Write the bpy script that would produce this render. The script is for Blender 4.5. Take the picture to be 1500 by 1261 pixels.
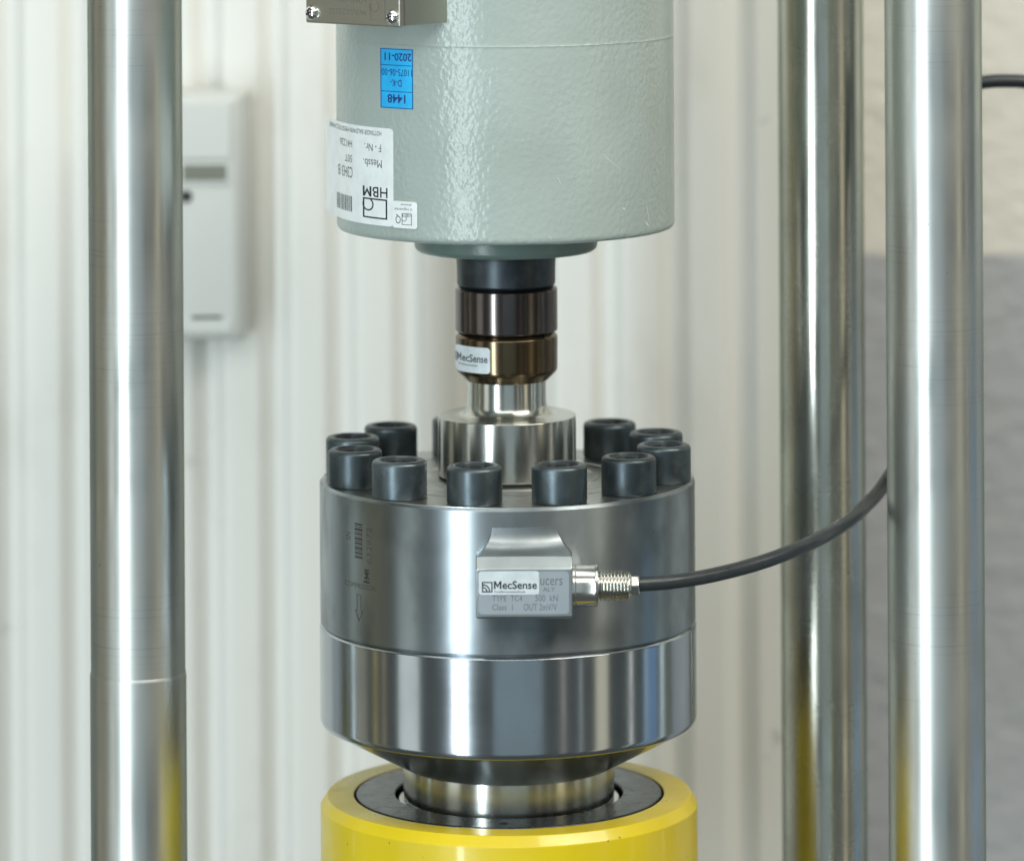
import bpy, math, random
from mathutils import Matrix, Vector
random.seed(7)
for o in list(bpy.data.objects): bpy.data.objects.remove(o)
scene = bpy.context.scene
COL = scene.collection

# ------------------------------------------------------------------ scale and camera
S = 0.0003            # metres per photograph pixel at the load-cell axis
D = 6850.0            # camera distance (same unit)
YH = -417.0           # eye level (photograph row)
ROLL = 0.0055
CX = 13.1             # camera x relative to the load-cell axis
Z0 = 1700.0           # row whose height is z = 0 on the axis plane

def Z(py): return (Z0 - py) * S
def P(px, py, y=0.0):
    """photograph pixel -> world point lying y units behind the axis plane"""
    qx, qy = px - 750.0, py - YH
    u, v = qx - ROLL * qy, qy + ROLL * qx
    k = (D + y) / D
    return Vector(((CX + u * k) * S, y * S, (Z0 - YH - v * k) * S))
def ax(py, r):        # row seen on the front of radius r -> row on the axis plane
    return (py - YH) * (D - r) / D + YH

cam = bpy.data.cameras.new('camera'); camo = bpy.data.objects.new('camera', cam); COL.objects.link(camo)
camo.matrix_world = (Matrix.Translation((CX * S, -D * S, Z(YH))) @ Matrix.Rotation(math.pi / 2, 4, 'X')
                     @ Matrix.Rotation(-ROLL, 4, 'Z'))
cam.sensor_fit = 'HORIZONTAL'; cam.sensor_width = 36.0
cam.lens = D / 1500.0 * 36.0
cam.shift_y = -(630.5 - YH) / 1500.0
cam.clip_start = 0.05; cam.clip_end = 100.0
cam.dof.use_dof = True; cam.dof.focus_distance = (D - 190) * S
cam.dof.aperture_fstop = 5.8
scene.camera = camo

# ------------------------------------------------------------------ world and lamps
w = bpy.data.worlds.new('World'); scene.world = w; w.use_nodes = True
wb = w.node_tree.nodes['Background']
wb.inputs['Color'].default_value = (0.80, 0.92, 0.88, 1); wb.inputs['Strength'].default_value = 0.11

def area(name, ang, dist, z, width, height, radiance, col, tilt_to=(0, 0, 0.25)):
    """window, lamp or added reflection light standing ang degrees (left negative) from the camera side of the machine"""
    a = math.radians(ang)
    l = bpy.data.lights.new(name, 'AREA'); l.shape = 'RECTANGLE'; l.size = width; l.size_y = height
    l.energy = radiance * math.pi * width * height; l.color = col
    o = bpy.data.objects.new(name, l); COL.objects.link(o)
    o.location = (math.sin(a) * dist, -math.cos(a) * dist, z)
    d = Vector(tilt_to) - o.location
    if height > 1.0: d.z = 0
    o.rotation_euler = d.to_track_quat('-Z', 'Y').to_euler()
    return o
area('window_lamp', -29, 3.6, 0.15, 0.25, 4.2, 31.0, (0.82, 0.94, 1.0))
area('side_window', -62, 3.2, 0.30, 0.8, 3.4, 1.0, (0.94, 1.0, 0.95))
area('added_khaki_light', -103, 2.6, 0.2, 0.8, 3.0, 0.30, (1.0, 0.93, 0.68))  # added light, gives the steel its broad khaki reflection on the left
area('added_amber_light', -87, 2.6, 0.2, 0.13, 3.0, 0.50, (1.0, 0.80, 0.25))  # added strip for the olive-yellow stripe reflected in the body
area('room_bounce', 6, 4.2, 0.2, 2.2, 4.5, 0.36, (0.68, 0.88, 1.0))
area('added_warm_light', 58, 3.4, 0.2, 0.5, 4.0, 0.8, (1.0, 0.90, 0.66))  # added light in place of the beige wall mirrored in the columns
area('narrow_window', 79, 3.0, 0.2, 0.07, 3.6, 2.2, (1.0, 0.95, 0.88))
area('added_pink_strip', 33, 3.6, 0.2, 0.14, 4.0, 0.62, (1.0, 0.86, 0.80))  # added strip, only puts a pinkish band into the turned steel
area('added_pale_strip', 44, 3.3, 0.2, 0.05, 4.0, 1.1, (0.95, 1.0, 0.98))  # added thin strip for one more pale band in the steel
area('added_olive_strip', 91, 2.4, 0.0, 0.10, 3.0, 0.40, (0.85, 0.95, 0.55))  # added strip that draws an olive band on the right of the steel
area('added_brown_strip', -80, 2.8, 0.2, 0.12, 3.0, 0.40, (1.0, 0.72, 0.45))  # added strip that draws a brown band on the left of the steel
area('added_blue_light', 101, 2.2, -0.62, 0.9, 1.25, 0.5, (0.30, 0.56, 1.0))  # added light standing in for something blue reflected from the right
area('ceiling_tube', -6, 2.2, 2.0, 2.2, 0.8, 3.7, (0.98, 0.99, 0.93))
area('ceiling_bounce', 0, 0.45, 2.2, 2.4, 0.99, 2.0, (0.96, 1.0, 0.96), (0, -0.449, 0))
area('added_wall_fill', 52, 1.5, 1.75, 1.4, 0.5, 12.5, (1.0, 0.96, 0.86), (0.35, 0.4, 0.3))  # added fill light, brightens the wall at the right

vs = scene.view_settings
vs.view_transform = 'Standard'; vs.look = 'None'; vs.exposure = 0.0; vs.gamma = 1.0; vs.use_curve_mapping = False

# ------------------------------------------------------------------ materials
def lin(r, g, b):
    f = lambda c: c / 12.92 if c <= 0.04045 else ((c + 0.055) / 1.055) ** 2.4
    return (f(r / 255), f(g / 255), f(b / 255), 1)

class Mat:
    def __init__(s, name, base, rough=0.5, metal=0.0, spec=0.5, coat=0.0):
        s.m = bpy.data.materials.new(name); s.m.use_nodes = True
        s.nt = s.m.node_tree; s.b = s.nt.nodes['Principled BSDF']
        s.b.inputs['Base Color'].default_value = base
        s.b.inputs['Roughness'].default_value = rough
        s.b.inputs['Metallic'].default_value = metal
        s.b.inputs['Specular IOR Level'].default_value = spec
        s.b.inputs['Coat Weight'].default_value = coat
        s.b.inputs['Coat Roughness'].default_value = 0.08
        s.base = base; s.tc = None
    def n(s, t, **kw):
        x = s.nt.nodes.new(t)
        for k, v in kw.items():
            if hasattr(x, k): setattr(x, k, v)
            else: x.inputs[k].default_value = v
        return x
    def link(s, a, b): s.nt.links.new(a, b)
    def coord(s, scale=(1, 1, 1)):
        if not s.tc: s.tc = s.n('ShaderNodeTexCoord')
        mp = s.n('ShaderNodeMapping'); mp.inputs['Scale'].default_value = scale
        s.link(s.tc.outputs['Object'], mp.inputs['Vector']); return mp.outputs['Vector']
    def noise(s, scale, vec=(1, 1, 1), detail=3.0, rough=0.5):
        nz = s.n('ShaderNodeTexNoise'); nz.inputs['Scale'].default_value = scale
        nz.inputs['Detail'].default_value = detail; nz.inputs['Roughness'].default_value = rough
        s.link(s.coord(vec), nz.inputs['Vector']); return nz.outputs['Fac']
    def ramp(s, fac, lo, hi, a=0.0, b=1.0):
        mr = s.n('ShaderNodeMapRange'); mr.inputs['From Min'].default_value = lo; mr.inputs['From Max'].default_value = hi
        mr.inputs['To Min'].default_value = a; mr.inputs['To Max'].default_value = b
        s.link(fac, mr.inputs['Value']); return mr.outputs['Result']
    def mul(s, a, b, op='MULTIPLY'):
        m = s.n('ShaderNodeMath', operation=op)
        s.link(a, m.inputs[0])
        if isinstance(b, (int, float)): m.inputs[1].default_value = b
        else: s.link(b, m.inputs[1])
        return m.outputs[0]
    def mix(s, fac, a, b):
        mx = s.n('ShaderNodeMix', data_type='RGBA'); s.link(fac, mx.inputs['Factor'])
        for v, i in ((a, 6), (b, 7)):
            if isinstance(v, tuple): mx.inputs[i].default_value = v
            else: s.link(v, mx.inputs[i])
        return mx.outputs[2]
    def color(s, c): s.link(c, s.b.inputs['Base Color'])
    def roughness(s, c): s.link(c, s.b.inputs['Roughness'])
    def bump(s, h, dist, strength=1.0):
        bp = s.n('ShaderNodeBump'); bp.inputs['Distance'].default_value = dist; bp.inputs['Strength'].default_value = strength
        s.link(h, bp.inputs['Height'])
        if s.b.inputs['Normal'].links: s.link(s.b.inputs['Normal'].links[0].from_socket, bp.inputs['Normal'])
        s.link(bp.outputs['Normal'], s.b.inputs['Normal'])

def steel(name, base, r0, r1, aniso=0.75, lines=0.0, rings=False, cloud=0.15, tangent=True):
    m = Mat(name, base, r0, 1.0)
    if tangent:
        t = m.n('ShaderNodeTangent', direction_type='RADIAL', axis='Z')
        m.link(t.outputs['Tangent'], m.b.inputs['Tangent'])
        m.b.inputs['Anisotropic'].default_value = aniso
        m.b.inputs['Anisotropic Rotation'].default_value = 0.25
    fine = m.noise(1.0, (30, 30, 2600), 2.0)
    blot = m.noise(38.0, (1, 1, 0.6), 3.0, 0.5)
    rr = m.mul(m.ramp(fine, 0.3, 0.7, -0.008, 0.008), m.ramp(blot, 0.3, 0.72, r0, r1), 'ADD')
    if rings:
        smear = m.noise(1.0, (60, 60, 14), 1.5, 0.5)
        rr = m.mul(rr, m.ramp(smear, 0.35, 0.7, -0.04, 0.06), 'ADD')
    m.roughness(rr)
    dark = tuple(c * (1 - cloud) for c in base[:3]) + (1,)
    c = m.mix(m.ramp(blot, 0.42, 0.66), base, dark)
    spots = m.noise(420.0, (1, 1, 1), 1.0)
    c = m.mix(m.ramp(spots, 0.79, 0.81, 0, 0.4), c, tuple(x * 0.25 for x in base[:3]) + (1,))
    if rings:   # worn circumferential scratches in irregular groups
        r1n = m.noise(1.0, (6, 6, 900), 2.0)
        r2n = m.noise(1.0, (16, 16, 9), 2.0)
        k = m.mul(m.ramp(r1n, 0.58, 0.66), m.ramp(r2n, 0.52, 0.66))
        c = m.mix(m.mul(k, 0.33), c, tuple(x * 0.3 for x in base[:3]) + (1,))
    m.color(c)
    if lines: m.bump(fine, lines, 0.5)
    return m

M = {}
M['steel_column'] = steel('column_steel', (0.60, 0.615, 0.585, 1), 0.31, 0.43, 0.3, rings=True, cloud=0.12)
M['steel_column_dark'] = steel('dark_column_steel', (0.52, 0.525, 0.465, 1), 0.21, 0.31, 0.6, rings=True, cloud=0.2)
for k_ in ('steel_column', 'steel_column_dark'): M[k_].b.inputs['Specular Tint'].default_value = (0.30, 0.36, 0.32, 1)
M['steel_body'] = steel('turned_body_steel', (0.325, 0.365, 0.385, 1), 0.33, 0.46, 0.85, cloud=0.42)
M['steel_block'] = steel('milled_block_steel', (0.37, 0.405, 0.415, 1), 0.33, 0.42, 0, cloud=0.3, tangent=False)
M['steel_ring'] = steel('turned_ring_steel', (0.43, 0.47, 0.50, 1), 0.17, 0.24, 0.8, cloud=0.12)
M['steel_hub'] = steel('polished_hub_steel', (0.55, 0.56, 0.52, 1), 0.19, 0.27, 0.7, cloud=0.1)
M['steel_top'] = steel('top_face_steel', (0.50, 0.51, 0.49, 1), 0.28, 0.38, 0.0, cloud=0.2, tangent=False, lines=0)
M['ring_dark'] = steel('dark_ring_steel', (0.135, 0.117, 0.112, 1), 0.17, 0.27, 0.6, cloud=0.3)
M['ring_bronze'] = steel('bronze_ring_steel', (0.145, 0.108, 0.067, 1), 0.18, 0.28, 0.6, cloud=0.25)
M['nickel'] = steel('nickel', (0.68, 0.67, 0.625, 1), 0.18, 0.24, 0, tangent=False, lines=0)
M['box_steel'] = steel('box_steel', (0.50, 0.49, 0.43, 1), 0.32, 0.42, 0, tangent=False, lines=0)
M['block_steel'] = steel('block_steel', (0.40, 0.42, 0.41, 1), 0.32, 0.42, 0, tangent=False, lines=0)
M['plate_steel'] = steel('plate_steel', (0.46, 0.49, 0.51, 1), 0.42, 0.5, 0, tangent=False, lines=0)
M['chrome'] = Mat('chrome', (0.8, 0.8, 0.8, 1), 0.12, 1.0)
M['piston'] = steel('piston_steel', (0.6, 0.6, 0.58, 1), 0.08, 0.12, 0, tangent=False, lines=0)

m = M['paint_grey'] = Mat('grey_hammer_paint', lin(158, 174, 169), 0.28, 0.0, 0.5)
h1 = m.noise(480.0, (1, 1, 0.9), 1.0, 0.4); h2 = m.noise(60.0, (1, 1, 0.4), 2.0)
m.bump(m.mul(h1, m.ramp(h2, 0.35, 0.65, 0.45, 1.0)), 0.0007, 0.65)
m.color(m.mix(m.ramp(m.noise(25.0, (1, 1, 1), 4.0), 0.35, 0.7), lin(160, 171, 166), lin(152, 163, 157)))
m = M['paint_grey_shade'] = Mat('shaded_grey_paint', lin(98, 116, 110), 0.3)  # same grey paint darkened: shade under the body is in the colour
m.bump(m.noise(220.0), 0.0003, 0.4)

def black_oxide(name, base, rough):
    m = Mat(name, base, rough, 0.85)
    m.roughness(m.ramp(m.noise(160.0, (1, 1, 1), 4.0), 0.3, 0.7, rough - 0.03, rough + 0.06))
    m.color(m.mix(m.ramp(m.noise(90.0, (1, 1, 1), 5.0, 0.65), 0.5, 0.75), base, tuple(c * 1.7 for c in base[:3]) + (1,)))
    m.bump(m.noise(900.0), 0.00005, 0.3)
    oi = m.n('ShaderNodeObjectInfo')
    src = m.b.inputs['Base Color'].links[0].from_socket
    hs = m.n('ShaderNodeHueSaturation'); m.link(src, hs.inputs['Color']); m.link(m.ramp(oi.outputs['Random'], 0, 1, 0.7, 1.35), hs.inputs['Value'])
    m.color(hs.outputs['Color'])
    return m
M['bolt'] = black_oxide('bolt_black_oxide', (0.085, 0.105, 0.115, 1), 0.36)
M['socket'] = Mat('bolt_socket_shade', (0.03, 0.036, 0.04, 1), 0.6, 0.3)  # darker copy of the bolt finish, recess shade put into its colour
M['collar'] = black_oxide('collar_black', (0.035, 0.042, 0.047, 1), 0.36)
M['gland'] = black_oxide('gland_black', (0.06, 0.07, 0.075, 1), 0.24)
M['gap'] = Mat('gap_black', (0.006, 0.006, 0.006, 1), 0.6)
M['rubber'] = Mat('cable_rubber', (0.022, 0.027, 0.031, 1), 0.38)
m = M['rubber']; m.color(m.mix(m.ramp(m.noise(240.0, (1, 1, 1), 4.0, 0.7), 0.55, 0.75), (0.022, 0.027, 0.031, 1), (0.034, 0.038, 0.041, 1)))
m.roughness(m.ramp(m.noise(120.0, (1, 1, 1), 4.0), 0.3, 0.7, 0.26, 0.42))
M['rubber'].bump(M['rubber'].noise(700.0), 0.0001, 0.4)

m = M['yellow'] = Mat('yellow_paint', (0.70, 0.56, 0.012, 1), 0.33, 0.0, 0.5, 0.25)
chip = m.ramp(m.noise(300.0, (1, 1, 1), 3.0), 0.735, 0.755)
tone = m.mix(m.ramp(m.noise(30.0, (1, 1, 0.5), 4.0), 0.35, 0.7), (0.69, 0.525, 0.006, 1), (0.62, 0.465, 0.006, 1))
m.color(m.mix(chip, tone, (0.12, 0.07, 0.02, 1)))
m.bump(m.noise(140.0), 0.00012, 0.35)
m.roughness(m.ramp(m.noise(45.0, (1, 1, 1), 5.0, 0.65), 0.35, 0.7, 0.26, 0.5))

m = M['radiator'] = Mat('radiator_enamel', (0.74, 0.745, 0.715, 1), 0.32, 0.0, 0.5)
m.color(m.mix(m.ramp(m.noise(14.0, (1, 1, 0.5), 5.0, 0.65), 0.55, 0.8), (0.70, 0.695, 0.655, 1), (0.61, 0.60, 0.545, 1)))
src = m.b.inputs['Base Color'].links[0].from_socket
m.color(m.mix(m.ramp(m.noise(42.0, (1, 1, 0.7), 4.0, 0.6), 0.70, 0.76, 0, 0.5), src, (0.36, 0.35, 0.32, 1)))
M['meter'] = Mat('meter_plastic', (0.58, 0.59, 0.56, 1), 0.45)
M['meter'].bump(M['meter'].noise(500.0), 0.00008, 0.4)
M['lcd'] = Mat('lcd', (0.20, 0.205, 0.17, 1), 0.18)
M['dark_plastic'] = Mat('dark_plastic', (0.012, 0.012, 0.013, 1), 0.3)

m = M['wall'] = Mat('plaster_wall', (0.6, 0.58, 0.53, 1), 0.75)
sep = m.n('ShaderNodeSeparateXYZ'); m.link(m.coord(), sep.inputs[0])
wob = m.mul(m.noise(60.0), 0.004)
edge = m.ramp(m.mul(sep.outputs['Z'], wob, 'ADD'), 0.0012, 0.0042)
n5 = m.ramp(m.noise(20.0, (1, 1, 1), 4.0), 0.3, 0.7)
m.color(m.mix(edge, m.mix(n5, (0.37, 0.38, 0.395, 1), (0.41, 0.415, 0.43, 1)), m.mix(n5, (0.66, 0.635, 0.57, 1), (0.71, 0.685, 0.62, 1))))
m.bump(m.noise(48.0, (1, 1, 1.6), 3.0, 0.5), 0.006, 0.5)

M['paper'] = Mat('paper_white', (0.78, 0.82, 0.82, 1), 0.35)
M['paper_blue'] = Mat('paper_blue', lin(25, 178, 240), 0.35)
M['ink'] = Mat('ink', (0.015, 0.02, 0.025, 1), 0.5)
M['ink_grey'] = Mat('ink_grey', (0.09, 0.10, 0.105, 1), 0.5)
M['ink_blue'] = Mat('ink_blue', (0.01, 0.03, 0.20, 1), 0.5)
M['sticker_silver'] = Mat('sticker_silver', (0.56, 0.62, 0.65, 1), 0.35)
M['etch'] = Mat('etched_mark', (0.10, 0.10, 0.085, 1), 0.5, 0.4)
M['etch_dark'] = Mat('etched_mark_dark', (0.035, 0.038, 0.036, 1), 0.5, 0.3)
M['etch_light'] = Mat('etched_mark_light', (0.22, 0.215, 0.185, 1), 0.5, 0.5)
M['etch_grey'] = Mat('etched_mark_grey', (0.16, 0.175, 0.185, 1), 0.5, 0.3)
for k_, c0, c1 in (('paper', (0.78, 0.82, 0.82, 1), (0.68, 0.72, 0.71, 1)), ('paper_blue', lin(30, 180, 238), lin(40, 160, 220)), ('sticker_silver', (0.58, 0.64, 0.67, 1), (0.47, 0.52, 0.54, 1))):
    m = M[k_]; m.color(m.mix(m.ramp(m.noise(110.0, (1, 1, 1), 5.0, 0.65), 0.42, 0.72), c0, c1))
    m.bump(m.noise(260.0, (1, 1, 1), 2.0), 0.0003, 0.45); m.b.inputs['Roughness'].default_value = 0.28
M['scratch'] = Mat('bare_scratch', lin(196, 204, 196), 0.45)
M['gasket'] = Mat('gasket', (0.10, 0.065, 0.04, 1), 0.6)

# ------------------------------------------------------------------ building helpers
ORG = {}
def thing(name, label, cat, loc, group=None):
    o = bpy.data.objects.new(name, None); COL.objects.link(o)
    o.location = loc; o.empty_display_size = 0.02
    o['label'] = label; o['category'] = cat
    if group: o['group'] = group
    ORG[o.name] = Vector(loc); return o
def org(o):
    v = Vector((0, 0, 0))
    while o: v = v + o.location; o = o.parent
    return v
def mesh(name, vs_, fs, mat, parent=None, smooth=30, at=None):
    """vertices in world coordinates; the object's origin is its parent's (or at)"""
    o0 = Vector(at) if at is not None else (org(parent) if parent else Vector((0, 0, 0)))
    me = bpy.data.meshes.new(name)
    me.from_pydata([tuple(Vector(v) - o0) for v in vs_], [], fs); me.update()
    if smooth:
        for p in me.polygons: p.use_smooth = True
        me.set_sharp_from_angle(angle=math.radians(smooth))
    me.materials.append(mat.m)
    o = bpy.data.objects.new(name, me); COL.objects.link(o)
    if parent: o.parent = parent; o.location = o0 - org(parent)
    else: o.location = o0
    return o
def loops(rings, close=True, cap0=True, cap1=True):
    n = len(rings[0]); vs_ = [v for r in rings for v in r]; fs = []
    for i in range(len(rings) - 1):
        for j in range(n if close else n - 1):
            k = (j + 1) % n
            fs.append((i * n + j, i * n + k, (i + 1) * n + k, (i + 1) * n + j))
    if cap0: fs.append(tuple(range(n - 1, -1, -1)))
    if cap1: fs.append(tuple((len(rings) - 1) * n + j for j in range(n)))
    return vs_, fs
def lathe_v(prof, n=128, xf=None):
    """prof: (radius, height) from bottom to top in metres, about Z; radius 0 ends become caps"""
    rings = []
    for r, z in prof:
        rings.append([Vector((r * math.cos(2 * math.pi * j / n), r * math.sin(2 * math.pi * j / n), z)) for j in range(n)])
    vs_, fs = loops(rings)
    if xf: vs_ = [xf @ v for v in vs_]
    return vs_, fs
def rnd(prof, k=4):
    """prof entries (r, py, bevel): turn bevelled corners into small arcs, px units -> metres"""
    out = []
    for i, p in enumerate(prof):
        r, py = p[0], p[1]; b = p[2] if len(p) > 2 else 0
        if b and 0 < i < len(prof) - 1:
            c = Vector((r, py)); a = Vector(prof[i - 1][:2]) - c; d = Vector(prof[i + 1][:2]) - c
            la, ld = a.length, d.length; ua, ud = a.normalized(), d.normalized()
            a = c + ua * min(b, la * 0.40); d = c + ud * min(b, ld * 0.40)
            if la > 6: v = a + ua * min(1.5, la * 0.08); out.append((v.x * S, Z(v.y)))
            for q in range(k + 1):
                t = q / k; v = a * (1 - t) ** 2 + c * 2 * t * (1 - t) + d * t * t
                out.append((v.x * S, Z(v.y)))
            if ld > 6: v = d + ud * min(1.5, ld * 0.08); out.append((v.x * S, Z(v.y)))
        else: out.append((r * S, Z(py)))
    return out
def lathe(name, prof, mat, parent, n=128, smooth=30):
    """prof listed bottom to top, (radius px, row, bevel)"""
    c = org(parent)
    vs_, fs = lathe_v(rnd(prof), n)
    vs_ = [v + Vector((c.x, c.y, 0)) for v in vs_]
    return mesh(name, vs_, fs, mat, parent, smooth)
def box_v(x0, x1, y0, y1, z0, z1):
    v = [Vector((x, y, z)) for z in (z0, z1) for x, y in ((x0, y0), (x1, y0), (x1, y1), (x0, y1))]
    return v, [(3, 2, 1, 0), (4, 5, 6, 7), (0, 1, 5, 4), (1, 2, 6, 5), (2, 3, 7, 6), (3, 0, 4, 7)]
def bevel(o, wd, seg=3):
    b = o.modifiers.new('bevel', 'BEVEL'); b.width = wd * S; b.segments = seg; b.limit_method = 'ANGLE'
    b.angle_limit = math.radians(30); return o

def rrect(x0, y0, x1, y1, r, k=5):
    pts = []
    for cx, cy, a0 in ((x1 - r, y1 - r, 0), (x0 + r, y1 - r, 90), (x0 + r, y0 + r, 180), (x1 - r, y0 + r, 270)):
        for q in range(k + 1):
            a = math.radians(a0 + 90 * q / k); pts.append((cx + r * math.cos(a), cy + r * math.sin(a)))
    return pts
TXT = {}
def text_shape(body, bold=0.0):
    key = (body, bold)
    if key not in TXT:
        cu = bpy.data.curves.new('lettering', 'FONT'); cu.body = body; cu.offset = bold; cu.resolution_u = 3
        ob = bpy.data.objects.new('lettering', cu); COL.objects.link(ob)
        bpy.context.view_layer.update()
        me = bpy.data.meshes.new_from_object(ob.evaluated_get(bpy.context.evaluated_depsgraph_get()))
        vs_ = [(v.co.x, v.co.y) for v in me.vertices]; fs = [tuple(p.vertices) for p in me.polygons]
        bpy.data.objects.remove(ob); bpy.data.curves.remove(cu); bpy.data.meshes.remove(me)
        xs = [v[0] for v in vs_]; ys = [v[1] for v in vs_]
        x0, x1, y0, y1 = min(xs), max(xs), min(ys), max(ys)
        TXT[key] = ([((x - x0) / (x1 - x0), (y - y0) / (y1 - y0)) for x, y in vs_], fs)
    return TXT[key]
class Ink:
    """flat print collected in one 2-D sheet (x right, y down) and laid on a surface by a mapping"""
    def __init__(s): s.v = []; s.f = []
    def add(s, vs_, fs):
        b = len(s.v); s.v += vs_; s.f += [tuple(i + b for i in f) for f in fs]; return s
    def text(s, body, x0, y0, x1, y1, rot=0, bold=0.0):
        v, f = text_shape(body, bold)
        o = []
        for a, b in v:
            if rot == 0: o.append((x0 + a * (x1 - x0), y1 - b * (y1 - y0)))
            elif rot == 180: o.append((x1 - a * (x1 - x0), y0 + b * (y1 - y0)))
            elif rot == 90: o.append((x0 + (1 - b) * (x1 - x0), y1 - a * (y1 - y0)))
        return s.add(o, f)
    def em(s, x0, y0, x1, y1, rot=0):
        g = [(0, 0), (0, 1), (.22, 1), (.5, .5), (.78, 1), (1, 1), (1, 0), (.79, 0), (.79, .66), (.5, .16), (.21, .66), (.21, 0)]
        q = [(x0 + a * (x1 - x0), y1 - b * (y1 - y0)) if rot == 0 else (x1 - a * (x1 - x0), y0 + b * (y1 - y0)) for a, b in g]
        return s.add(q, [(0, 1, 2, 10, 11), (2, 3, 9, 10), (3, 4, 8, 9), (4, 5, 6, 7, 8)])
    def rect(s, x0, y0, x1, y1):
        nx = max(1, int(abs(x1 - x0) / 6)); vs_ = []; fs = []
        for i in range(nx + 1):
            x = x0 + (x1 - x0) * i / nx; vs_ += [(x, y0), (x, y1)]
            if i: fs.append((2 * i - 2, 2 * i - 1, 2 * i + 1, 2 * i))
        return s.add(vs_, fs)
    def frame(s, x0, y0, x1, y1, t):
        return s.rect(x0, y0, x1, y0 + t).rect(x0, y1 - t, x1, y1).rect(x0, y0 + t, x0 + t, y1 - t).rect(x1 - t, y0 + t, x1, y1 - t)
    def arc(s, cx, cy, r, t, a0, a1, k=16, sx=1.0):
        vs_ = []; fs = []
        for i in range(k + 1):
            a = math.radians(a0 + (a1 - a0) * i / k)
            for q in (r, r - t): vs_.append((cx + sx * q * math.cos(a), cy + q * math.sin(a)))
            if i: fs.append((2 * i - 2, 2 * i - 1, 2 * i + 1, 2 * i))
        return s.add(vs_, fs)
    def poly(s, pts): return s.add(list(pts), [tuple(range(len(pts)))])
    def build(s, name, mapping, mat, parent): return mesh(name, [mapping(*p) for p in s.v], s.f, mat, parent, 0)

def sheet(name, outline, mapping, thick, mat, parent, nx=24):
    """thin sticker: grid inside an outline's box with rounded corners, mapped at two offsets"""
    xs = [p[0] for p in outline]; ys = [p[1] for p in outline]
    x0, x1, y0, y1, r = min(xs), max(xs), min(ys), max(ys), 0
    cols = sorted(set([x0 + (x1 - x0) * i / nx for i in range(nx + 1)] + xs))
    def span(x):     # vertical extent of the convex outline at x
        hit = []
        for i in range(len(outline)):
            a, b = outline[i], outline[(i + 1) % len(outline)]
            if abs(a[0] - b[0]) < 1e-9:
                if abs(a[0] - x) < 1e-6: hit += [a[1], b[1]]
            elif min(a[0], b[0]) - 1e-9 <= x <= max(a[0], b[0]) + 1e-9:
                hit.append(a[1] + (b[1] - a[1]) * (x - a[0]) / (b[0] - a[0]))
        return min(hit), max(hit)
    top = []; bot = []
    for x in cols:
        a, b = span(x); top.append((x, a)); bot.append((x, b))
    n = len(cols); vs_ = []; fs = []
    for off in (thick, 0.0):
        vs_ += [mapping(x, y, off) for x, y in top] + [mapping(x, y, off) for x, y in bot]
    for i in range(n - 1):
        fs.append((i, n + i, n + i + 1, i + 1)); q = 2 * n
        fs.append((q + i, q + i + 1, q + n + i + 1, q + n + i))
        fs.append((i, i + 1, q + i + 1, q + i)); fs.append((n + i, q + n + i, q + n + i + 1, n + i + 1))
    fs.append((0, 2 * n, 3 * n, n)); fs.append((n - 1, 2 * n - 1, 4 * n - 1, 3 * n - 1))
    return mesh(name, vs_, fs, mat, parent, 30)

def cyl_map(r, cx, xref, base=0.0, peel=None):
    """(photo x, photo row at xref) -> point on the vertical cylinder of radius r about the axis"""
    cref = math.sqrt(max(0.0, 1 - ((xref - cx) / r) ** 2))
    def f(x, y, off=0.0):
        py = ax(y, r * cref); rr = r + base + off
        s_ = (x - cx) / r
        s_ /= 1 + r * math.sqrt(max(0.0, 1 - s_ * s_)) / D
        if peel is not None and s_ < math.sin(peel):     # loose end standing off along the tangent
            extra = (math.sin(peel) - s_) * r / math.cos(peel)
            return Vector(((rr * math.sin(peel) - extra * math.cos(peel)) * S,
                           (-rr * math.cos(peel) - extra * math.sin(peel)) * S, Z(py)))
        th = math.asin(max(-0.999, min(0.999, s_)))
        return Vector((rr * math.sin(th) * S, -rr * math.cos(th) * S, Z(py)))
    return f
def flat_map(y):      # sheet facing the camera side, y units behind the axis plane
    def f(px, py, off=0.0):
        p = P(px, py, y); return Vector((p.x, p.y - off * S, p.z))
    return f

def tube(name, pts, r, mat, parent=None, n=16, sub=10, at=None):
    P_ = [Vector(p) for p in pts]; P_ = [P_[0] * 2 - P_[1]] + P_ + [P_[-1] * 2 - P_[-2]]
    path = []
    for i in range(1, len(P_) - 2):
        for q in range(sub):
            t = q / sub; a, b, c, d = P_[i - 1:i + 3]
            path.append(0.5 * ((2 * b) + (c - a) * t + (2 * a - 5 * b + 4 * c - d) * t * t + (3 * b - a - 3 * c + d) * t ** 3))
    path.append(P_[-2])
    rings = []; up = Vector((0, 1, 0))
    for i, p in enumerate(path):
        d = (path[min(i + 1, len(path) - 1)] - path[max(i - 1, 0)]).normalized()
        s_ = d.cross(up).normalized(); up = s_.cross(d).normalized()
        rings.append([p + (s_ * math.cos(2 * math.pi * j / n) + up * math.sin(2 * math.pi * j / n)) * r for j in range(n)])
    vs_, fs = loops(rings)
    return mesh(name, vs_, fs, mat, parent, 40, at)

# ------------------------------------------------------------------ the setting: wall
WY = 1450
zb = P(1470, 376, WY).z
v, f = box_v(-0.75, 1.5, WY * S, WY * S + 0.06, -0.25, 1.0)
o = mesh('wall', v, f, M['wall'], None, 0, at=(0.4, WY * S, zb)); o['kind'] = 'structure'

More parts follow.
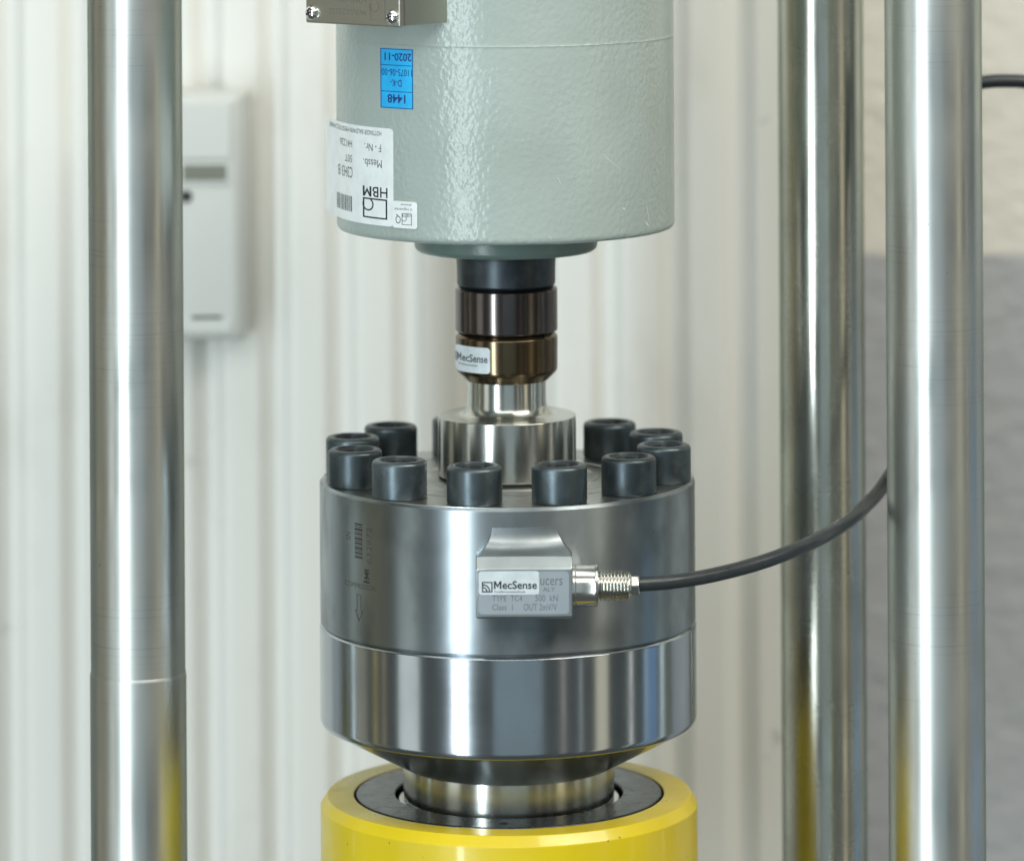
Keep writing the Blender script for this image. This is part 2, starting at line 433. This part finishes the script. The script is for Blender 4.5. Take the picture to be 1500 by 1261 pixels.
# ------------------------------------------------------------------ radiator
RY = 1000
rad = thing('radiator', 'white ribbed panel radiator filling the background behind the steel columns', 'radiator', (0, RY * S, Z(1950)))
pitch = P(987, 630, RY).x - P(890, 630, RY).x
xg = P(890, 630, RY).x
x0r, x1r = xg - 13.4 * pitch, P(1192, 630, RY).x
prof = []
x = x0r; step = pitch / 44
def ss(t): t = max(0, min(1, t)); return t * t * (3 - 2 * t)
while x < x1r:
    t = ((x - xg) / pitch + 0.18) % 1.0            # groove centred on the reference groove
    d = abs(t - 0.18)
    d = min(d, 1 - d)
    h = ss((d - 0.02) / 0.27) * 34 + 5 * math.cos((d - 0.5) * math.pi * 0.9)
    edge_in = min((x - x0r), (x1r - x)) / (6 * S)
    prof.append((x, (RY - h * 0.62 + (1 - ss(edge_in)) * 20) * S)); x += step
rings = []
for zz in (Z(1950), Z(-420)):
    rings.append([Vector((a, b, zz)) for a, b in prof] + [Vector((a, b + 6 * S + 0.004, zz)) for a, b in reversed(prof)])
v, f = loops(rings)
mesh('front_panel', v, f, M['radiator'], rad, 50)
v, f = box_v(x0r + .004, x1r - .004, (RY + 60) * S, (RY + 300) * S, Z(1940), Z(-410))
mesh('rear_panel', v, f, M['radiator'], rad, 0)

# ------------------------------------------------------------------ heat meter on the radiator
HY = 885
a, b = P(222, 137, HY), P(361, 499, HY)
hm = thing('heat_meter', 'small grey-white heat meter with a blank display fixed to the radiator', 'heat meter', ((a.x + b.x) / 2, (RY - 26) * S, b.z))
rings = []
def hsec(px0, px1, py0, py1, y):
    p, q = P(px0, py0, HY), P(px1, py1, HY)
    return [Vector((xx * S, y * S, zz * S)) for xx, zz in rrect(p.x / S, q.z / S, q.x / S, p.z / S, 7)]
v, f = loops([hsec(222, 361, 137, 499, RY - 27), hsec(222, 361, 137, 499, HY + 34), hsec(224, 358, 139, 498, HY + 18),
              hsec(232, 347, 144, 493, HY + 3), hsec(238, 341, 150, 488, HY)])
mesh('housing', v, f, M['meter'], hm, 40)
def slab(name, px0, py0, px1, py1, y, t, mat, parent, bev=0, r=2):
    p, q = P(px0, py0, y), P(px1, py1, y)
    out = rrect(p.x / S, q.z / S, q.x / S, p.z / S, r)
    rr = [[Vector((xx * S, yy * S, zz * S)) for xx, zz in out] for yy in (y + t, y)]
    v, f = loops(rr); o = mesh(name, v, f, mat, parent, 30)
    if bev: bevel(o, bev)
    return o
slab('upper_cover', 240, 152, 338, 233, HY - 5, 6, M['meter'], hm, 2)
bz = slab('display_bezel', 262, 237, 338, 270, HY - 4, 5, M['meter'], hm, 1.5)
slab('display', 268, 242, 332, 265, HY - 4.8, 2, M['lcd'], bz)
slab('lower_cover', 240, 470, 340, 487, HY - 4, 6, M['meter'], hm, 2)
slab('slot', 281, 463, 325, 467, HY - 0.8, 2, M['dark_plastic'], hm, r=1)
c = P(273, 288, HY); xf = Matrix.Translation(c) @ Matrix.Rotation(math.pi / 2, 4, 'X')
v, f = lathe_v([(0.1 * S, -2 * S), (10 * S, -2 * S), (10 * S, 2 * S), (8 * S, 4 * S), (5.5 * S, 2.5 * S), (0.1 * S, 2.2 * S)], 24, xf)
mesh('infrared_eye', v, f, M['dark_plastic'], hm)

# ------------------------------------------------------------------ steel columns
def column(px, r_px, y, label, step_row=None, mat='steel_column'):
    p = P(px, 630, y); k = (D + y) / D; r = r_px * k
    c = thing('steel_column', label, 'column', (p.x, p.y, Z(1780)), 'steel columns of the test frame')
    def row(py): return (Z0 - (P(px, py, y - r).z / S))
    if step_row:
        q = row(step_row)
        lathe('upper_shaft', [(0.5, q - 1), (r - 0.9, q - 1), (r - 0.9, -420), (0.5, -420)], M['steel_column'], c, 128)
        lathe('lower_shaft', [(0.5, 1780), (r + 0.6, 1780), (r + 0.4, q + 2.5, 1.5), (r - 0.9, q - 1.6), (0.5, q - 1.6)], M['steel_column'], c, 128)
    else:
        lathe('shaft', [(0.5, 1780), (r, 1780), (r, -420), (0.5, -420)], M[mat], c, 128)
    return c
column(200.5, 70, 0, 'round steel column with a fine turned step, left of the load cells', 998)
column(1370, 71, -10, 'thick bright steel column at the right, in front of the cable', None)
column(1205, 62, 350, 'thinner dark steel column behind the sensor cable, right of the load cells', None, 'steel_column_dark')

# ------------------------------------------------------------------ hydraulic jack
jack = thing('hydraulic_jack', 'yellow hydraulic jack carrying the steel load cell', 'hydraulic jack', (0, 0, Z(1780)))
lathe('body', [(0.5, 1780), (276, 1780), (276, 1174.5, 1.2), (266, 1160, 1.2), (227, 1159.5, 1.5), (227, 1240), (0.5, 1240)], M['yellow'], jack, 192)
gl = lathe('gland_ring', [(0.5, 1230), (223.5, 1230), (223.5, 1159, 2), (167, 1159, 1.5), (167, 1215), (0.5, 1215)], M['gland'], jack, 160)
lathe('piston', [(0.5, 1214), (162, 1214), (162, 1165.8, 2), (0.5, 1165.8)], M['piston'], jack, 128)
v, f = lathe_v([(0.1 * S, 0.0001), (5.5 * S, 0.0001), (6.3 * S, 0.00005), (6.3 * S, -0.001)][::-1], 20,
               Matrix.Translation((-8 * S, -196 * S, Z(1159) + 0.00008)))
mesh('spanner_hole', v, f, M['gap'], gl)

# ------------------------------------------------------------------ steel load cell
lc = thing('load_cell', 'round stainless steel load cell ringed by black socket head bolts on the yellow jack', 'load cell', (0, 0, Z(1158.8)))
TOP, SPL, BOT = 698.4, 906.7, 1050.6
lathe('foot', [(0.5, 1165.5), (154, 1165.5, 1.5), (155, 1115.5), (150, 1108), (0.5, 1108)][0:], M['steel_hub'], lc, 160)
lathe('lower_ring', [(0.5, 1115.6), (154, 1115.6, 3), (273, BOT + 1.5, 3), (275.5, BOT - 5, 2), (275.5, SPL + 4.5, 1), (271.5, SPL + 1.2), (0.5, SPL + 1.2)], M['steel_ring'], lc, 224)
ub = lathe('body', [(0.5, SPL + 0.8), (271.5, SPL + 0.8), (274.6, SPL - 2.5, 1), (274.6, TOP + 4, 1), (270.8, TOP)] + [(0.5, TOP)], M['steel_body'], lc, 224)
tp = lathe('top_face', [(271.0, TOP + 0.4), (270.8, TOP - 0.6), (196, TOP - 0.6), (195.2, TOP + 0.1), (192.8, TOP + 0.1), (192, TOP - 0.6), (168, TOP - 0.6),
      (167, TOP + 0.1), (164, TOP + 0.1), (163, TOP - 0.6), (136, TOP - 0.6), (134, TOP - 2.6), (128, TOP - 2.6), (126, TOP - 0.55), (104, TOP - 0.55)], M['steel_top'], lc, 192)
hub = lathe('hub', [(0.5, TOP - 0.58), (97, TOP - 0.58), (97, TOP - 4.5), (101, TOP - 5, 1), (101, 607, 1.5), (76, 606.0, 3), (66, 604.5, 6), (58.5, 595, 6), (57.5, 585), (57.5, 556), (0.5, 556)], M['steel_hub'], lc, 128)
lathe('gap_shade', [(97.5, TOP - 0.3), (100, TOP - 0.7), (100, TOP - 4.4), (97.5, TOP - 4.4)], M['gap'], hub, 96)  # black strip in the gap under the hub, its shade done as colour

# bolts
def bolt_mesh():
    n = 48; R_, H = 39.5, 53.5
    rings = []
    def circ(r, h): rings.append([Vector((r * math.cos(2 * math.pi * j / n), r * math.sin(2 * math.pi * j / n), h)) * S for j in range(n)])
    circ(R_ - 1.5, 0); circ(R_ - 0.5, 1.0); circ(R_, 2.5)
    for q in range(6):
        a = math.pi / 2 * q / 5; circ(R_ - 6.5 + 6.5 * math.cos(a), H - 6.5 + 6.5 * math.sin(a))
    circ(29.5, H); circ(27.5, H - 2)
    def hexr(j):
        a = (2 * math.pi * j / n) % (math.pi / 3) - math.pi / 6; return 23.2 / math.cos(a)
    for h in (H - 5, H - 36):
        rings.append([Vector((hexr(j) * math.cos(2 * math.pi * j / n), hexr(j) * math.sin(2 * math.pi * j / n), h)) * S for j in range(n)])
    v, f = loops(rings)
    me = bpy.data.meshes.new('socket_head_bolt'); me.from_pydata([tuple(x) for x in v], [], f); me.update()
    for p in me.polygons: p.use_smooth = True
    me.set_sharp_from_angle(angle=math.radians(35)); me.materials.append(M['bolt'].m); me.materials.append(M['socket'].m)
    for p in me.polygons:
        c_ = sum((me.vertices[i].co for i in p.vertices), Vector()) / len(p.vertices)
        if math.hypot(c_.x, c_.y) < 26.8 * S and c_.z < (H - 2.1) * S and c_.z > 5 * S: p.material_index = 1
    return me
BM = bolt_mesh()
for i in range(12):
    a = math.radians(-12 + 30 * i + 0.6)
    o = bpy.data.objects.new('socket_head_bolt', BM); COL.objects.link(o); o.parent = lc
    o.location = (232.5 * math.sin(a) * S, -232.5 * math.cos(a) * S, Z(TOP - 0.7) - lc.location.z)
    o.rotation_euler = (0, 0, random.uniform(0, 6.28))

# etched marks on the body (left side)
cm = cyl_map(274.6, 743, 525, base=0.15)
ik = Ink()
yy = 764.0
for wd, g in ((2.6, 1.6), (1.2, 1.8), (3.4, 1.5), (1.2, 1.2), (2.2, 2.0), (1.0, 1.4), (3.0, 1.3), (1.4, 1.4), (2.6, 1.8), (1.0, 1.3), (3.0, 1.5), (1.3, 1.5), (2.4, 1.6), (1.0, 1.2), (2.6, 1.0)):
    ik.rect(520, yy, 531, yy + wd); yy += wd + g
ik.build('barcode', cm, M['etch_dark'], ub)
ik = Ink().text('632872', 537, 767, 544.5, 820, 90).text('SN', 507.5, 780, 514, 791, 90)
ik.text('COMPRESSION', 505, 851.5, 549.5, 859)
ik.build('engraving', cm, M['etch'], ub)
ik = Ink().poly([(532.5, 829), (541, 829), (539, 831), (534.5, 831)]).rect(536.0, 831, 537.5, 846).poly([(533, 833), (535, 832), (541, 843), (539.5, 844)]).poly([(541, 833), (539, 832), (533, 843), (534.5, 844)]).rect(532.5, 846, 541, 849)
ik.build('bin_symbol', cm, M['etch_dark'], ub)
ik = Ink().rect(522.2, 868, 523.2, 892).rect(527.8, 868, 528.8, 892).rect(522.2, 868, 528.8, 869)
ik.poly([(519.6, 892), (520.8, 891), (526, 905), (525.4, 908)]).poly([(531.4, 892), (530.2, 891), (525.2, 905), (525.6, 908)]).rect(519.6, 891, 523, 892).rect(528, 891, 531.4, 892)
ik.build('arrow', cm, M['etch'], ub)

# connector housing milled on the body front
blk_y = -316
def yc(x_): return -math.sqrt(274.6 ** 2 - x_ * x_)
lv = [(-20, 66, -0.04, 712), (-21, 68, 0.0, 718), (-22, 70, 0.02, 726), (-23.5, 72.5, 0.05, 734), (-26, 76, 0.11, 741), (-30, 80, 0.22, 748), (-35, 84.5, 0.44, 754), (-40, 88.5, 0.76, 758), (-44, 91, 1.0, 760)]
rings = []
for a, b, wt, py in lv:
    rings.append([Vector((x_ * S, ((yc(x_) + 0.5) * (1 - wt) + wt * -303) * S, Z(py))) for x_ in [a + (b - a) * i / 8 for i in range(9)]])
for a, b, yf, py in ((-44, 91, blk_y, 776), (-44, 91, blk_y, 843), (-42, 89, blk_y + 3, 845.5)):
    rings.append([Vector((x_ * S, yf * S, Z(py))) for x_ in [a + (b - a) * i / 8 for i in range(9)]])
rings = [r_ + [Vector((r_[-1].x, -236 * S, r_[-1].z)), Vector((r_[0].x, -236 * S, r_[0].z))] for r_ in reversed(rings)]
v, f = loops(rings)
blk = mesh('connector_housing', v, f, M['steel_block'], lc, 25); bevel(blk, 3.0, 3)
py_ = blk_y - 0.2
pl = slab('rating_plate', 700.5, 837.5, 834, 899, py_ - 1.2, 1.6, M['plate_steel'], blk, r=5)
fm = flat_map(py_ - 1.55)
ik = Ink().text('TYPE  TC4', 721, 872, 765, 880.5).text('500  kN', 784, 871, 817, 880.5).text('Class  1', 721, 885, 751, 893.5).text('OUT 2mV/V', 767, 884, 816, 894)
ik.text('ucers', 791.5, 847, 824, 857).text('ALY', 795, 860, 813, 866)
ik.build('lettering', fm, M['etch_grey'], blk)
st = slab('maker_sticker', 701, 836.5, 790, 870.5, py_ - 2.4, 0.7, M['sticker_silver'], blk, r=4)
fm = flat_map(py_ - 2.75)
def mec_logo(ik, x, y, s):
    t = s * 0.11
    ik.frame(x, y, x + s, y + s, t)
    ik.arc(x + t, y + s - t, s * 0.66, t, -90, 0, 10); ik.arc(x + t, y + s - t, s * 0.40, t, -90, 0, 10)
    ik.rect(x + t, y + s * 0.26, x + s * 0.3, y + s * 0.26 + t)
ik = Ink(); mec_logo(ik, 706, 852, 15.5)
ik.em(723.5, 851, 734.5, 862.3).text('ecSense', 736, 850.7, 786.5, 862.5, bold=0.016)
ik.text('Kraftmesstechnik', 724.5, 865, 770, 868)
ik.build('maker_lettering', fm, M['ink'], blk)

# connector collar, thread, nut
def along_x(px0, py, y):
    return Matrix.Translation(P(px0, py, y)) @ Matrix.Rotation(math.pi / 2, 4, 'Y')
CY = -286
kk = (D + CY) / D
def lx(prof): return [(r * S * kk, h * S * kk) for r, h in prof]
v, f = lathe_v(lx([(0.2, -4), (29, -4), (29, -1), (31, 0.5), (31, 3.5), (30, 5), (30, 32), (31, 34), (30.6, 36.5), (28, 37.5), (0.2, 37.5)]), 64, along_x(838.5, 857.5, CY))
cl = mesh('connector_collar', v, f, M['nickel'], lc, 30)
tp_ = [(0.2, -2), (18, -2), (18, 2.5)]
for i in range(9):
    h = 3.0 + i * 5.0; tp_ += [(19.0, h), (22.8, h + 1.8), (22.8, h + 2.8), (19.0, h + 4.6)]
tp_ += [(18.5, 48.5), (16, 50), (0.2, 50)]
v, f = lathe_v(lx(tp_), 48, along_x(875, 857.5, CY)); mesh('thread', v, f, M['nickel'], cl, 25)
v, f = lathe_v(lx([(0.2, -2), (16, -2), (16, 12), (14, 14), (0.2, 14)]), 6, along_x(922.5, 857.5, CY) @ Matrix.Rotation(math.radians(20), 4, 'Z'))
o = mesh('cable_nut', v, f, M['nickel'], cl, 25); bevel(o, 1.5, 2)

# ------------------------------------------------------------------ pressure rings
r1 = thing('pressure_ring', 'dark violet-brown steel ring directly under the black collar', 'steel ring', (0, 0, Z(485.5)), 'stacked steel rings between the load cells')
lathe('ring', [(0.5, 485), (70, 485.5), (75, 482.5, 2), (75, 421.5, 2), (71, 418.6), (0.5, 418.6)], M['ring_dark'], r1, 128)
r2 = thing('pressure_ring', 'bronze-brown steel ring with a silver sticker, sitting on the load cell neck', 'steel ring', (0, 0, Z(556)), 'stacked steel rings between the load cells')
rb = lathe('ring', [(0.5, 555.8), (60, 555.8, 2), (74.5, 541, 4), (75, 491, 2), (70.5, 486.5), (0.5, 486.5)], M['ring_bronze'], r2, 128)
sm = cyl_map(75.1, 742, 705)
out = rrect(667.6, 509, 718, 547, 5)
st = sheet('maker_sticker', out, sm, 0.7, M['sticker_silver'], r2, 20)
sm2 = cyl_map(75.1, 742, 705, base=0.85)
ik = Ink().em(670.8, 520.4, 676.5, 531.3).text('ecSense', 677.6, 520, 714.5, 531.5, bold=0.016).text('Kraftmesstechnik', 673, 534, 700, 537.5).frame(667.9, 519.5, 670.3, 534, 0.6)
ik.build('lettering', sm2, M['ink'], st)

# ------------------------------------------------------------------ grey reference load cell, hanging upside down
gc = thing('reference_load_cell', 'large grey painted cylindrical load cell hanging upside down above the steel rings', 'load cell', (0, 0, Z(418.8)))
gb = lathe('body', [(0.5, 334), (226, 334), (247.2, 331, 8), (247.2, 300), (247.2, 56), (247.2, 53), (247.8, 51.8), (247.2, 50.4), (247.2, 47), (247.2, -330, 8), (0.5, -330)], M['paint_grey'], gc, 192)
lathe('flange', [(0.5, 366.5), (128, 366.5, 3), (134, 361, 5), (134.5, 345), (131, 333.6), (0.5, 333.6)], M['paint_grey_shade'], gc, 128)
lathe('load_button', [(0.5, 418.7), (68, 418.7), (72, 415, 2), (72.5, 380, 12), (76, 366.7), (0.5, 366.7)], M['collar'], gc, 96)

# type label (peels off the cylinder at its left end)
GX = 741
peel = math.radians(-74)
lm = cyl_map(247.4, GX, 575, peel=peel)
tl = sheet('type_label', rrect(478.5, 187.5, 577.5, 331, 6), lm, 0.7, M['paper'], gc, 40)
lm2 = cyl_map(247.4, GX, 575, base=0.9, peel=peel)
ik = Ink().text('HOTTINGER BALDWIN MESSTECHNIK', 484, 192.5, 560.5, 199.5, 180)
ik.text('F - Nr.', 536, 212, 560, 223, 180).text('H41226', 500, 211, 517.5, 222, 180)
ik.text('Messb.', 534, 235, 561, 246.5, 180).text('50T', 507, 233, 517.5, 244, 180)
ik.text('C3H3 B', 497, 251, 518, 267, 180)
ik.build('lettering', lm2, M['ink_grey'], tl)
ik = Ink().text('HB', 547, 275, 569, 290, 180, bold=0.008).em(533, 275, 545.5, 290, 180)
ik.frame(533, 292, 568.5, 321.5, 2.2).arc(540.5, 301.5, 9.6, 2.2, -60, 205, 18, 0.85)
ik.build('emblem', lm2, M['ink'], tl)
ik = Ink(); xx = 495.5
for i in range(10):
    wd = (1.0, 1.7, 0.8, 1.3)[i % 4]; ik.rect(xx, 294, xx + wd, 317); xx += wd + (0.8, 1.2, 1.0)[i % 3]
ik.build('barcode', lm2, M['ink_grey'], tl)
sl = sheet('small_sticker', rrect(576.5, 294, 612.5, 333.5, 4), cyl_map(247.4, GX, 595, base=0.75), 0.6, M['paper'], gc, 16)
lm3 = cyl_map(247.4, GX, 595, base=1.5)
ik = Ink().text('powered', 589, 296.5, 604, 301, 180).text('is registered', 580, 303, 605, 308, 180).frame(590, 311.5, 604.5, 328.5, 0.9).text('HBM', 591, 312.6, 604, 317, 180).arc(593.5, 319.5, 4.0, 0.9, -60, 205, 12, 0.9).text('Q', 581, 313.5, 588.5, 327, 180)
ik.build('lettering', lm3, M['ink_grey'], sl)
# blue calibration sticker
bl = sheet('calibration_sticker', rrect(559.5, 70.5, 607.5, 158.5, 1), cyl_map(246.9, GX, 584, base=0.2), 0.6, M['paper_blue'], gc, 20)
bm = cyl_map(246.9, GX, 584, base=1.1)
ik = Ink().frame(560, 71, 607, 158, 1.0).rect(560, 94.5, 607, 95.5).rect(560, 133, 607, 134)
ik.text('11075-06-00', 561.5, 100.5, 605.5, 110.5, 180).text('D-K-', 574, 116, 590.5, 126, 180)
ik.text('2020-11', 566, 77, 605, 88.5, 180, bold=0.015).text('1448', 570, 137.5, 596, 150.5, 180, bold=0.02)
ik.build('lettering', bm, M['ink_blue'], bl)

sm_ = cyl_map(247.2, GX, 890, base=0.25)
def scratch(x0, y0, x1, y1, t):
    dx, dy = x1 - x0, y1 - y0; l_ = math.hypot(dx, dy); nx_, ny_ = -dy / l_ * t, dx / l_ * t
    Ink().poly([(x0, y0), ((x0 + x1) / 2 + nx_, (y0 + y1) / 2 + ny_), (x1, y1), ((x0 + x1) / 2 - nx_, (y0 + y1) / 2 - ny_)]).build('scratch', sm_, M['scratch'], gc)
for a_ in ((878, 221, 914, 255, 0.5), (700, 92, 713, 108, 0.7), (946, 300, 951, 336, 0.6), (912, 306, 916, 311, 1.6), (944, 330, 952, 342, 1.2), (816, 252, 823, 268, 0.5), (802, 338, 810, 348, 0.6)):
    scratch(*a_)

# junction box on the grey cell
al = math.radians(40)
nv = Vector((-math.sin(al), -math.cos(al), 0)); tv = Vector((math.cos(al), -math.sin(al), 0))
def jb(n_, t_, py): return nv * (n_ * S) + tv * (t_ * S) + Vector((0, 0, Z(py)))
def jbox(name, n0, n1, t0, t1, p0, p1, mat, parent, bev=2.0):
    v = [jb(n_, t_, py) for py in (p1, p0) for n_, t_ in ((n1, t0), (n1, t1), (n0, t1), (n0, t0))]
    f = [(3, 2, 1, 0), (4, 5, 6, 7), (0, 1, 5, 4), (1, 2, 6, 5), (2, 3, 7, 6), (3, 0, 4, 7)]
    return bevel(mesh(name, v, f, mat, parent, 30), bev)
JB = 19.0
jx = jbox('junction_box', 190, 321, -88, 88, -300, JB - 1, M['box_steel'], gc, 2.5)
jbox('gasket', 320.5, 324.5, -86, 86.5, -300, JB - 2, M['gasket'], jx, 0.5)
cp = jbox('cover_plate', 324, 333.5, -89.5, 89.5, -300, JB, M['box_steel'], jx, 2.5)
for t_, py in ((-76, 4.5), (76, 5)):
    base = jb(333.3, t_, py)
    rot = nv.to_track_quat('Z', 'Y').to_matrix().to_4x4()
    v, f = lathe_v([(0.1 * S, -1 * S), (10.5 * S, -1 * S), (10.5 * S, 2.5 * S), (9.5 * S, 5 * S), (7 * S, 7.5 * S), (3.5 * S, 8.8 * S), (0.1 * S, 9.2 * S)], 32, Matrix.Translation(base) @ rot)
    sc = mesh('screw', v, f, M['chrome'], jx, 40)
    for q in range(2):
        vv, ff = box_v(-5.2 * S, 5.2 * S, -1.1 * S, 1.1 * S, 5 * S, (9.3 + q * 0.05) * S)
        mt = Matrix.Translation(base) @ rot @ Matrix.Rotation(math.radians(25 + 90 * q), 4, 'Z')
        mesh('cross_recess', [mt @ x_ for x_ in vv], ff, M['dark_plastic'], sc, 0)
def jm(t_, py, off=0.0): return jb(333.75 + off, t_, py)
ik = Ink().text('W\u00c4GEZELLE', -46, -3.5, 26, 6.5, 180).text('LOAD CELL', -34, -22, 26, -12, 180)
ik.build('lettering', jm, M['etch_light'], cp)
ik = Ink().frame(33, -21, 62, 11, 2.2).arc(41, -9, 9, 2.0, -60, 205, 14).text('HBM', 34, -36, 61, -24, 180)
ik.build('emblem', jm, M['etch_light'], cp)

# ------------------------------------------------------------------ sensor cable
pts = [P(928, 857, CY), P(940, 855.5, CY + 2), P(985, 852, -270), P(1040, 843, -235), P(1100, 828, -190), P(1150, 811, -150), P(1200, 789, -90), P(1240, 765, -20),
       P(1270, 739, 50), P(1296, 708, 110), P(1325, 655, 170), P(1345, 560, 220), P(1352, 420, 250), P(1358, 270, 260), P(1378, 170, 260), P(1410, 129, 260), P(1440, 121, 260), P(1475, 119, 262), P(1510, 122, 266), P(1570, 140, 280), P(1620, 190, 300)]
o = tube('sensor_cable', pts, 10.3 * S, M['rubber'], None, 18, 10, at=pts[0])
o['label'] = 'black rubber cable running from the load cell connector to behind the right column'; o['category'] = 'cable'
